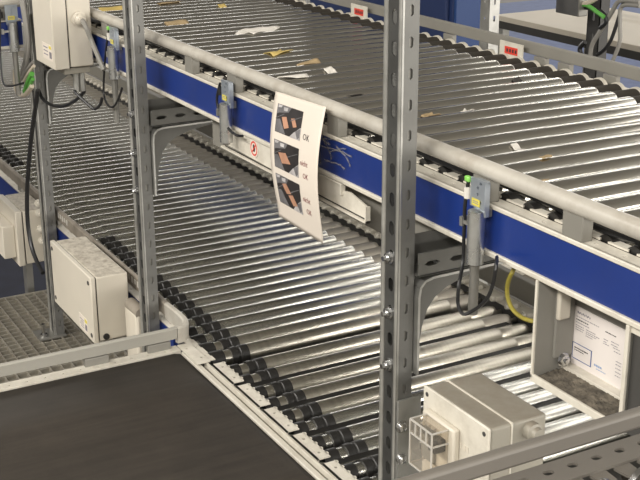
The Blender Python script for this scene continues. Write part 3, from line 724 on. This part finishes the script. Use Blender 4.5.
dbar(k, .02, .40, .60, .010); dbar(k, .02, .40, .86, .010); dbar(k, .385, .40, .60, .27); dbar(k, .02, .03, .60, .27)
obj('blue_frame', k, 'blueink', dc)
k = MB(); words(k, .06, .33, .67, .016, 50); words(k, .06, .25, .71, .012, 51); obj('framed_print', k, 'ink', dc)
k = MB(); words(k, .46, .60, .78, .03, 60); words(k, .5, .68, .84, .012, 61); obj('stamp', k, 'lightblueink', dc)

# yellow-green earth wire
tag(obj('earth_wire', MB().tube([at(514, 266, Y=-1.15)]+pts([(513, 271), (509, 279), (507, 290), (509, 302), (514, 311), (523, 318), (532, 321)], Y=-1.13)+[at(541, 321, Y=-1.16)], .0036, 8), 'earth'),
    'yellow-green earth wire looping below the blue fascia, left of the grey pan', 'wire')

# ------------------------------------------------------------------ hanging instruction sheet
PTL, PTR, PBL, PBR = (275.6, 91), (326, 107), (279, 216), (323, 244)
def sheet_point(u, v):
    yb = -1.078+.022*math.sin(math.pi*v)
    a = Vector(PTL).lerp(Vector(PTR), u); b = Vector(PBL).lerp(Vector(PBR), u); q = a.lerp(b, v)
    sg = math.sin(math.pi*min(1, v*1.05))
    return at(q.x-7.0*sg, q.y, Y=yb+.010*v)            # every point surveyed at its own depth: the sheet bellies out from the fascia
SG = [[sheet_point(i/8, j/16) for i in range(9)] for j in range(17)]
def sheet(u, v, off=0):
    u = min(max(u, 0), 1)*8; v = min(max(v, 0), 1)*16; i = min(int(u), 7); j = min(int(v), 15); a, b = u-i, v-j
    p = SG[j][i].lerp(SG[j][i+1], a).lerp(SG[j+1][i].lerp(SG[j+1][i+1], a), b)
    return Vector((p.x, p.y+off, p.z))
ps = thing('instruction_sheet', 'curled white paper sheet with three photos, taped to the white guard tube', 'paper', 2.0, -1.07, -.78)
so = obj('sheet', MB().grid(lambda u, v: sheet(u, v), 16, 32), 'paper', ps)
md = so.modifiers.new('solid', 'SOLIDIFY'); md.thickness = .0004; md.offset = 0
def uvpoly(mb, poly, off, n=1):
    mb.add([sheet(a, b, off) for a, b in poly], [tuple(range(len(poly)))])
def uvrect(mb, u0, u1, v0, v1, off, nv=6):
    mb.grid(lambda a, b: sheet(u0+(u1-u0)*a, v0+(v1-v0)*b, off), 3, nv)
U0, U1 = .09, .60
for i, (v0, v1) in enumerate(((.085, .305), (.365, .585), (.635, .865))):
    def L(a, b): return (U0+(U1-U0)*a, v0+(v1-v0)*b)
    m = MB(); uvrect(m, U0, U1, v0, v1, .0006)
    ph = obj('photo_print', m, 'photo_dark', ps, label='printed photo of brown boxes on a conveyor')
    m = MB(); uvpoly(m, [L(.0, .0), L(.55, .0), L(.45, .20), L(.1, .3), L(0, .36)], .0009); uvpoly(m, [L(.02, .55), L(.16, .5), L(.42, .98), L(.02, .98)], .0009); obj('photo_grey_area', m, 'photo_grey', ph)['kind'] = 'stuff'
    m = MB(); uvpoly(m, [L(1, .55), L(1, 1), L(.58, 1), L(.74, .80)], .0009); uvpoly(m, [L(.04, .02), L(.2, .02), L(.16, .10), L(.04, .12)], .0012); uvpoly(m, [L(.25, .06), L(.42, .04), L(.4, .17), L(.26, .18)], .0011); obj('photo_light_area', m, 'photo_light', ph)['kind'] = 'stuff'
    m = MB()
    if i == 0: bx_ = ([(.22, .42), (.40, .36), (.54, .70), (.36, .80)], [(.58, .36), (.72, .32), (.84, .58), (.70, .64)])
    elif i == 1: bx_ = ([(.18, .42), (.48, .34), (.68, .66), (.32, .76)],)
    else: bx_ = ([(.24, .28), (.42, .20), (.60, .48), (.40, .56)], [(.46, .58), (.66, .50), (.82, .80), (.62, .88)])
    for b_ in bx_: uvpoly(m, [L(*q) for q in b_], .0012)
    obj('photo_boxes', m, 'photo_box', ph)['kind'] = 'stuff'
    m = MB(); uvpoly(m, [L(.55, .44), L(.98, .18), L(.98, .20), L(.56, .47)], .0013); uvpoly(m, [L(.0, .5), L(.3, .28), L(.31, .30), L(.0, .53)], .0013); uvpoly(m, [L(.80, .74), L(.98, .60), L(.98, .9), L(.90, .98)], .0012); obj('photo_lines', m, 'photo_grey', ph)['kind'] = 'stuff'
def put_text(s_, u, v, size, mat):
    tv, tf = text2d(s_); m = MB()
    m.add([sheet(u+x_*size/.205, v-y_*size/.27, .0008) for x_, y_ in tv], [f for f in tf])
    obj('lettering', m, mat, ps, smooth=0)
put_text('OK', .655, .285, .018, 'ink')
put_text('nicht', .635, .478, .016, 'redink'); put_text('OK', .69, .57, .015, 'redink')
put_text('nicht', .655, .748, .016, 'redink'); put_text('OK', .70, .835, .015, 'redink')

# clear film left on the fascia beside the sheet
tf_ = thing('tape_film', 'crinkled clear tape film stuck on blue fascia right of the hanging sheet', 'tape', 1.88, -1.097, -.64)
for a_, b_, c_ in (((311, 131), (330, 146), 2), ((318, 142), (352, 158), 1.6), ((324, 130), (331, 160), 1.6), ((330, 150), (346, 150), 1.4), ((326, 158), (347, 170), 1.6), ((338, 144), (352, 168), 1.3), ((313, 140), (322, 164), 1.4), ((322, 136), (345, 143), 1.3)):
    def film(u, v, a_=a_, b_=b_, c_=c_):
        q = Vector(a_).lerp(Vector(b_), u); p = at(q.x+1.2*math.sin(5*u+a_[0]), q.y+(v-.5)*c_+1.5*math.sin(4*u+c_), Y=-1.0985)
        return (p.x, -1.0985+.0035*math.sin(11*u+3*v+c_)**2, p.z)
    fo = obj('film_fold', MB().grid(film, 10, 3), 'film', tf_)
    md = fo.modifiers.new('solid', 'SOLIDIFY'); md.thickness = .0003

# ------------------------------------------------------------------ foreground conveyor (bottom right)
fc = thing('roller_conveyor', 'grey conveyor edge with holed flange and guard bar in the near right corner', 'conveyor', .70, -.65, -H)
obj('guard_bar', B(.794, .807, -1.06, -.20, -.5785, -.5585), 'foregrey', fc, .004, label='grey flat guard bar nearest the camera')
for y in (-.3, -1.02): obj('bar_bracket', B(.798, .805, y-.02, y+.02, -.63, -.578), 'foregrey', fc)
m = MB().perf((.780, -.20, -.602), (1, 0, 0), (0, -1, 0), .036, .86, [(.0125+.030*i, .020, .0042, .0062) for i in range(28)], .003)
obj('flange', m, 'foregrey', fc)
for i in range(28):
    y = -.2275-.03*i
    obj('flange_tooth', MB().prism([(-.010, 0), (.010, 0), (.0085, -.016), (.006, -.024), (-.006, -.024), (-.0085, -.016)], (.7805, y, -.605), (0, 1, 0), (1, 0, 0), (0, 0, 1), .003), 'foregrey', fc)
obj('side_panel', B(.8105, .816, -1.06, -.20, -.68, -.606), 'darkgrey', fc)
fr = mesh('roller', MB().lathe((0, 0, 0), (-1, 0, 0), [(-.02, .006), (.010, .006), (.010, .0225), (.20, .0225), (.205, .0225)], 24), 'bare')
frr = mesh('end_ring', MB().lathe((0, 0, 0), (-1, 0, 0), [(.006, .0235), (.006, .0255), (.013, .0255), (.013, .0235)], 24), 'steel')
for i in range(14):
    y = -.24-.06*i
    r = inst('roller', fr, fc, .766, y, -.619); inst('end_ring', frr, r, .766, y, -.619)
for y in (-.25, -1.0):
    obj('leg', B(.806, .83, y-.02, y+.02, -H, -.64), 'galvdull', fc)
obj('lower_rib_belt', MB().box(.99, 1.05, -1.40, -1.28, -1.262, -1.240), 'black', lo)

# ------------------------------------------------------------------ far side of the hall (top right)
TB = -3.6
q1 = at(540, 32, Y=TB); q2 = at(637, 52, Y=TB)
tz = (q1.z+q2.z)/2
tb = thing('work_table', 'white work table with dark edge on the blue floor beyond the conveyors', 'table', 4.1, TB-.3, -H)
TX0, TX1, TD = 3.4, 4.76, .62
obj('table_top', B(TX0, TX1, TB-TD, TB, tz, tz+.03), 'tablewhite', tb, .003)
obj('front_apron', B(TX0, TX1, TB-.012, TB+.006, tz-.028, tz+.006), 'darkgrey', tb, label='dark edge strip')
for x in (TX0+.03, TX1-.03):
    for y in (TB-.03, TB-TD+.03): obj('leg', B(x-.025, x+.025, y-.02, y+.02, -H, tz), 'galv', tb)
obj('shelf_rail', B(TX0, TX1, TB-TD, TB-TD+.03, tz-.45, tz-.41), 'galvdull', tb)
for x in (TX0+.03, TX1-.03): obj('upright', B(x-.02, x+.02, TB-TD-.03, TB-TD+.001, tz-.3, tz+.55), 'galv', tb)
obj('upper_rail', B(TX0, TX1, TB-TD-.03, TB-TD, tz+.16, tz+.19), 'galvdull', tb)

# dark cable post in front of the table
dp = thing('cable_post', 'dark slotted post with bundled cables in front of the white table', 'post', 3.2, -2.75, -H)
q = at(592, 40, Y=-2.75)
obj('channel', MB().perf((q.x+.03, -2.75, -H), (-1, 0, 0), (0, 0, 1), .06, H-.35, [(.06+.07*i, .03, .006, .016) for i in range(22)], .003).box(q.x-.03, q.x-.027, -2.79, -2.75, -H, -.35).box(q.x+.027, q.x+.03, -2.79, -2.75, -H, -.35), 'darkgrey', dp)
def cab(lst, r, mat, par, **k): return obj('cable', MB().tube(pts(lst, **k), r, 8), mat, par)
cab([(640, 2), (620, 1), (612, 12), (601, 30), (592, 45), (590, 60)], .0075, 'greycable', dp, Y=-2.70)
cab([(640, 5), (624, 3), (618, 20), (611, 40), (604, 50), (597, 55)], .006, 'blackcable', dp, Y=-2.71)
cab([(640, 6), (622, 6), (620, 22), (620, 40), (616, 53), (612, 62)], .0065, 'greycable', dp, Y=-2.69)
cab([(575, 8), (590, 8), (603, 13), (606, 22), (600, 28)], .007, 'blackcable', dp, Y=-2.69)
cab([(573, 6), (586, 5), (597, 12), (604, 17)], .007, 'greenwire', dp, Y=-2.68)
cab([(574, 3), (584, 4), (594, 0), (600, -5)], .008, 'beige', dp, Y=-2.68)
cab([(585, 42), (580, 48), (582, 56), (590, 60)], .008, 'blackcable', dp, Y=-2.69)
hb = at(555, 17, Y=-2.66); hc = at(578, 17, Y=-2.66)
hx = obj('hanging_cover', B(hc.x, hb.x, -2.70, -2.66, hc.z, hc.z+.35), 'galvdull', dp, .003, label='grey sheet-metal cover above the table')
# galvanised upright at the far side and blue cabinet
ga = at(490, 20, Y=-2.20)
gp = thing('support_post', 'pale galvanised upright behind the far guard bar, beside the blue cabinet', 'post', ga.x, -2.21, -H)
m = MB().perf((ga.x+.036, -2.19, -H), (-1, 0, 0), (0, 0, 1), .042, H+.2, [(.03+.05*i, .021, .004, .004) for i in range(42)], .002)
obj('web', m, 'galv', gp)
m = MB().perf((ga.x-.010, -2.19, -H), (0, -1, 0), (0, 0, 1), .036, H+.2, [(.03+.05*i, .018, .0035, .010) for i in range(42)], .002)
obj('side_flange', m, 'galv', gp)
cb = at(452, 40, Y=-2.25)
cdy = at(481, 30, X=cb.x).y
bl = thing('blue_cabinet', 'dark blue steel cabinet raised on legs beyond the far guard bar', 'cabinet', cb.x+.5, -2.31, -H)
obj('body', B(cb.x, cb.x+.95, cdy, -2.25, -.80, -.10), 'darkblue', bl, .004)
obj('door', B(cb.x+.02, cb.x+.92, -2.25, -2.235, -.78, -.12), 'darkblue', bl, .003)
obj('side_panel', B(cb.x-.012, cb.x, cdy+.004, -2.254, -.78, -.12), 'navyblue', bl, .002)
for x in (cb.x+.02, cb.x+.90): obj('leg', B(x, x+.03, cdy+.03, cdy+.06, -H, -.80), 'galvdull', bl)

# ------------------------------------------------------------------ loose cables on the left
cbl = thing('cable_bundle', 'bundle of grey, green and beige cables hanging left of the leftmost post', 'cable', 3.75, -1.0, -1.0)
for (lst, r, mt) in (([(20, -6), (24, 15), (27, 40), (25, 62), (20, 78), (18, 88)], .007, 'greycable'),
                     ([(22, -6), (26, 18), (29, 44), (27, 62), (24, 74)], .006, 'greycable'),
                     ([(15, 70), (16, 88), (20, 94), (26, 94), (32, 86)], .0075, 'beige'),
                     ([(32, 74), (28, 82), (25, 92)], .008, 'greenwire'), ([(33, 79), (30, 86), (28, 92)], .006, 'greenwire'),
                     ([(33, 62), (27, 70), (22, 78)], .005, 'greycable'), ([(34, 66), (28, 74), (24, 81)], .005, 'beige')):
    obj('cable', MB().tube(pts(lst, Y=-.985), r, 8), mt, cbl)
tag(obj('black_cable', MB().tube(pts([(38, 90), (36, 105), (33, 125), (30, 150), (28, 175), (27, 200), (28, 225), (32, 248), (38, 264)], Y=-.925)+[at(43, 273, Y=-.925)], .0065, 8), 'blackcable'),
    'long black cable hanging down in front of the leftmost post', 'cable')

# ------------------------------------------------------------------ scraps stuck between the upper rollers
def scrap(name, label, u, v, wx, wy, mat, rot=0., curl=.006, poly=None, grp=None):
    wx *= .8; wy *= .8; curl *= .45; c = at(u, v, Z=-.548); ca, sa = math.cos(rot), math.sin(rot)
    def fn(a, b):
        x_, y_ = (a-.5)*wx, (b-.5)*wy
        x2, y2 = ca*x_-sa*y_, sa*x_+ca*y_
        ph = (c.x+x2-UXA)/PU; d = abs(ph-round(ph))*PU
        z = -.575+math.sqrt(max(.0258**2-min(d, .021)**2, 0))
        return (c.x+x2, c.y+y2, max(z, -.5605)+.0008+curl*abs(math.sin(5*a+3*b+u))*.6)
    o = obj(name, MB().grid(fn, 12, 8), mat); md = o.modifiers.new('solid', 'SOLIDIFY'); md.thickness = .0012; md.offset = 1
    return tag(o, label, 'scrap', 'scraps caught on the upper rollers')
scrap('paper_scrap', 'largest white paper strip lying across the upper rollers, top centre', 258, 29, .075, .16, 'scrap', .5)
scrap('cardboard_scrap', 'yellow-brown cardboard piece on the upper rollers above the hanging sheet', 277, 51, .055, .085, 'tape', .3)
scrap('cardboard_scrap', 'dull brown cardboard piece on the upper rollers just left of the large post', 311, 61, .04, .08, 'card', .2)
scrap('paper_scrap', 'crumpled white paper piece on upper rollers directly above the hanging sheet', 291, 76, .05, .09, 'scrap', -.2, .014)
scrap('paper_scrap', 'small white paper flake on upper rollers beside the large post', 332, 69, .04, .03, 'scrap', .2, .010)
scrap('cardboard_scrap', 'long yellow strip on the upper rollers left of the second post', 113, 8, .05, .10, 'tape', .1)
scrap('cardboard_scrap', 'brown flat piece on the upper rollers right of the second post', 178, 22, .05, .085, 'card', .1)
scrap('cardboard_scrap', 'tiny yellow piece on the upper rollers at the top of the photo', 223, 5, .035, .03, 'tape', .1)
scrap('cardboard_scrap', 'brown piece at the top edge above the second post', 168, 2, .05, .09, 'card', .1)
scrap('tape_scrap', 'beige tape scrap on upper roller right beside the large post', 431, 112, .035, .035, 'card', .1)
scrap('tape_scrap', 'small grey tape corner on the upper rollers right of the beige scrap', 468, 107, .03, .022, 'scrap', .5)
scrap('black_mark', 'black smeared tape mark on a bright upper roller near the far edge', 518, 77, .018, .028, 'stain', .2, .002)
scrap('tape_scrap', 'pale tape fold on the upper rollers in the right half', 519, 144, .034, .018, 'scrap', .2)
scrap('tape_scrap', 'dark-tipped tape scrap on the upper rollers below the pale fold', 546, 157, .012, .03, 'card', .2)
scrap('cardboard_scrap', 'tan cardboard fleck on the upper rollers next to the white guard tube', 542, 180, .018, .022, 'card', .2)
scrap('black_mark', 'black scrap on upper rollers nearest the right picture edge', 580, 195, .014, .035, 'stain', .3)
scrap('black_mark', 'black speckled mark on the upper rollers left of the large post', 355, 94, .012, .05, 'stain', .2, .002)
scrap('paper_scrap', 'thin white sliver on a lit upper roller, top left of the large post', 325, 65, .016, .05, 'scrap', .2)
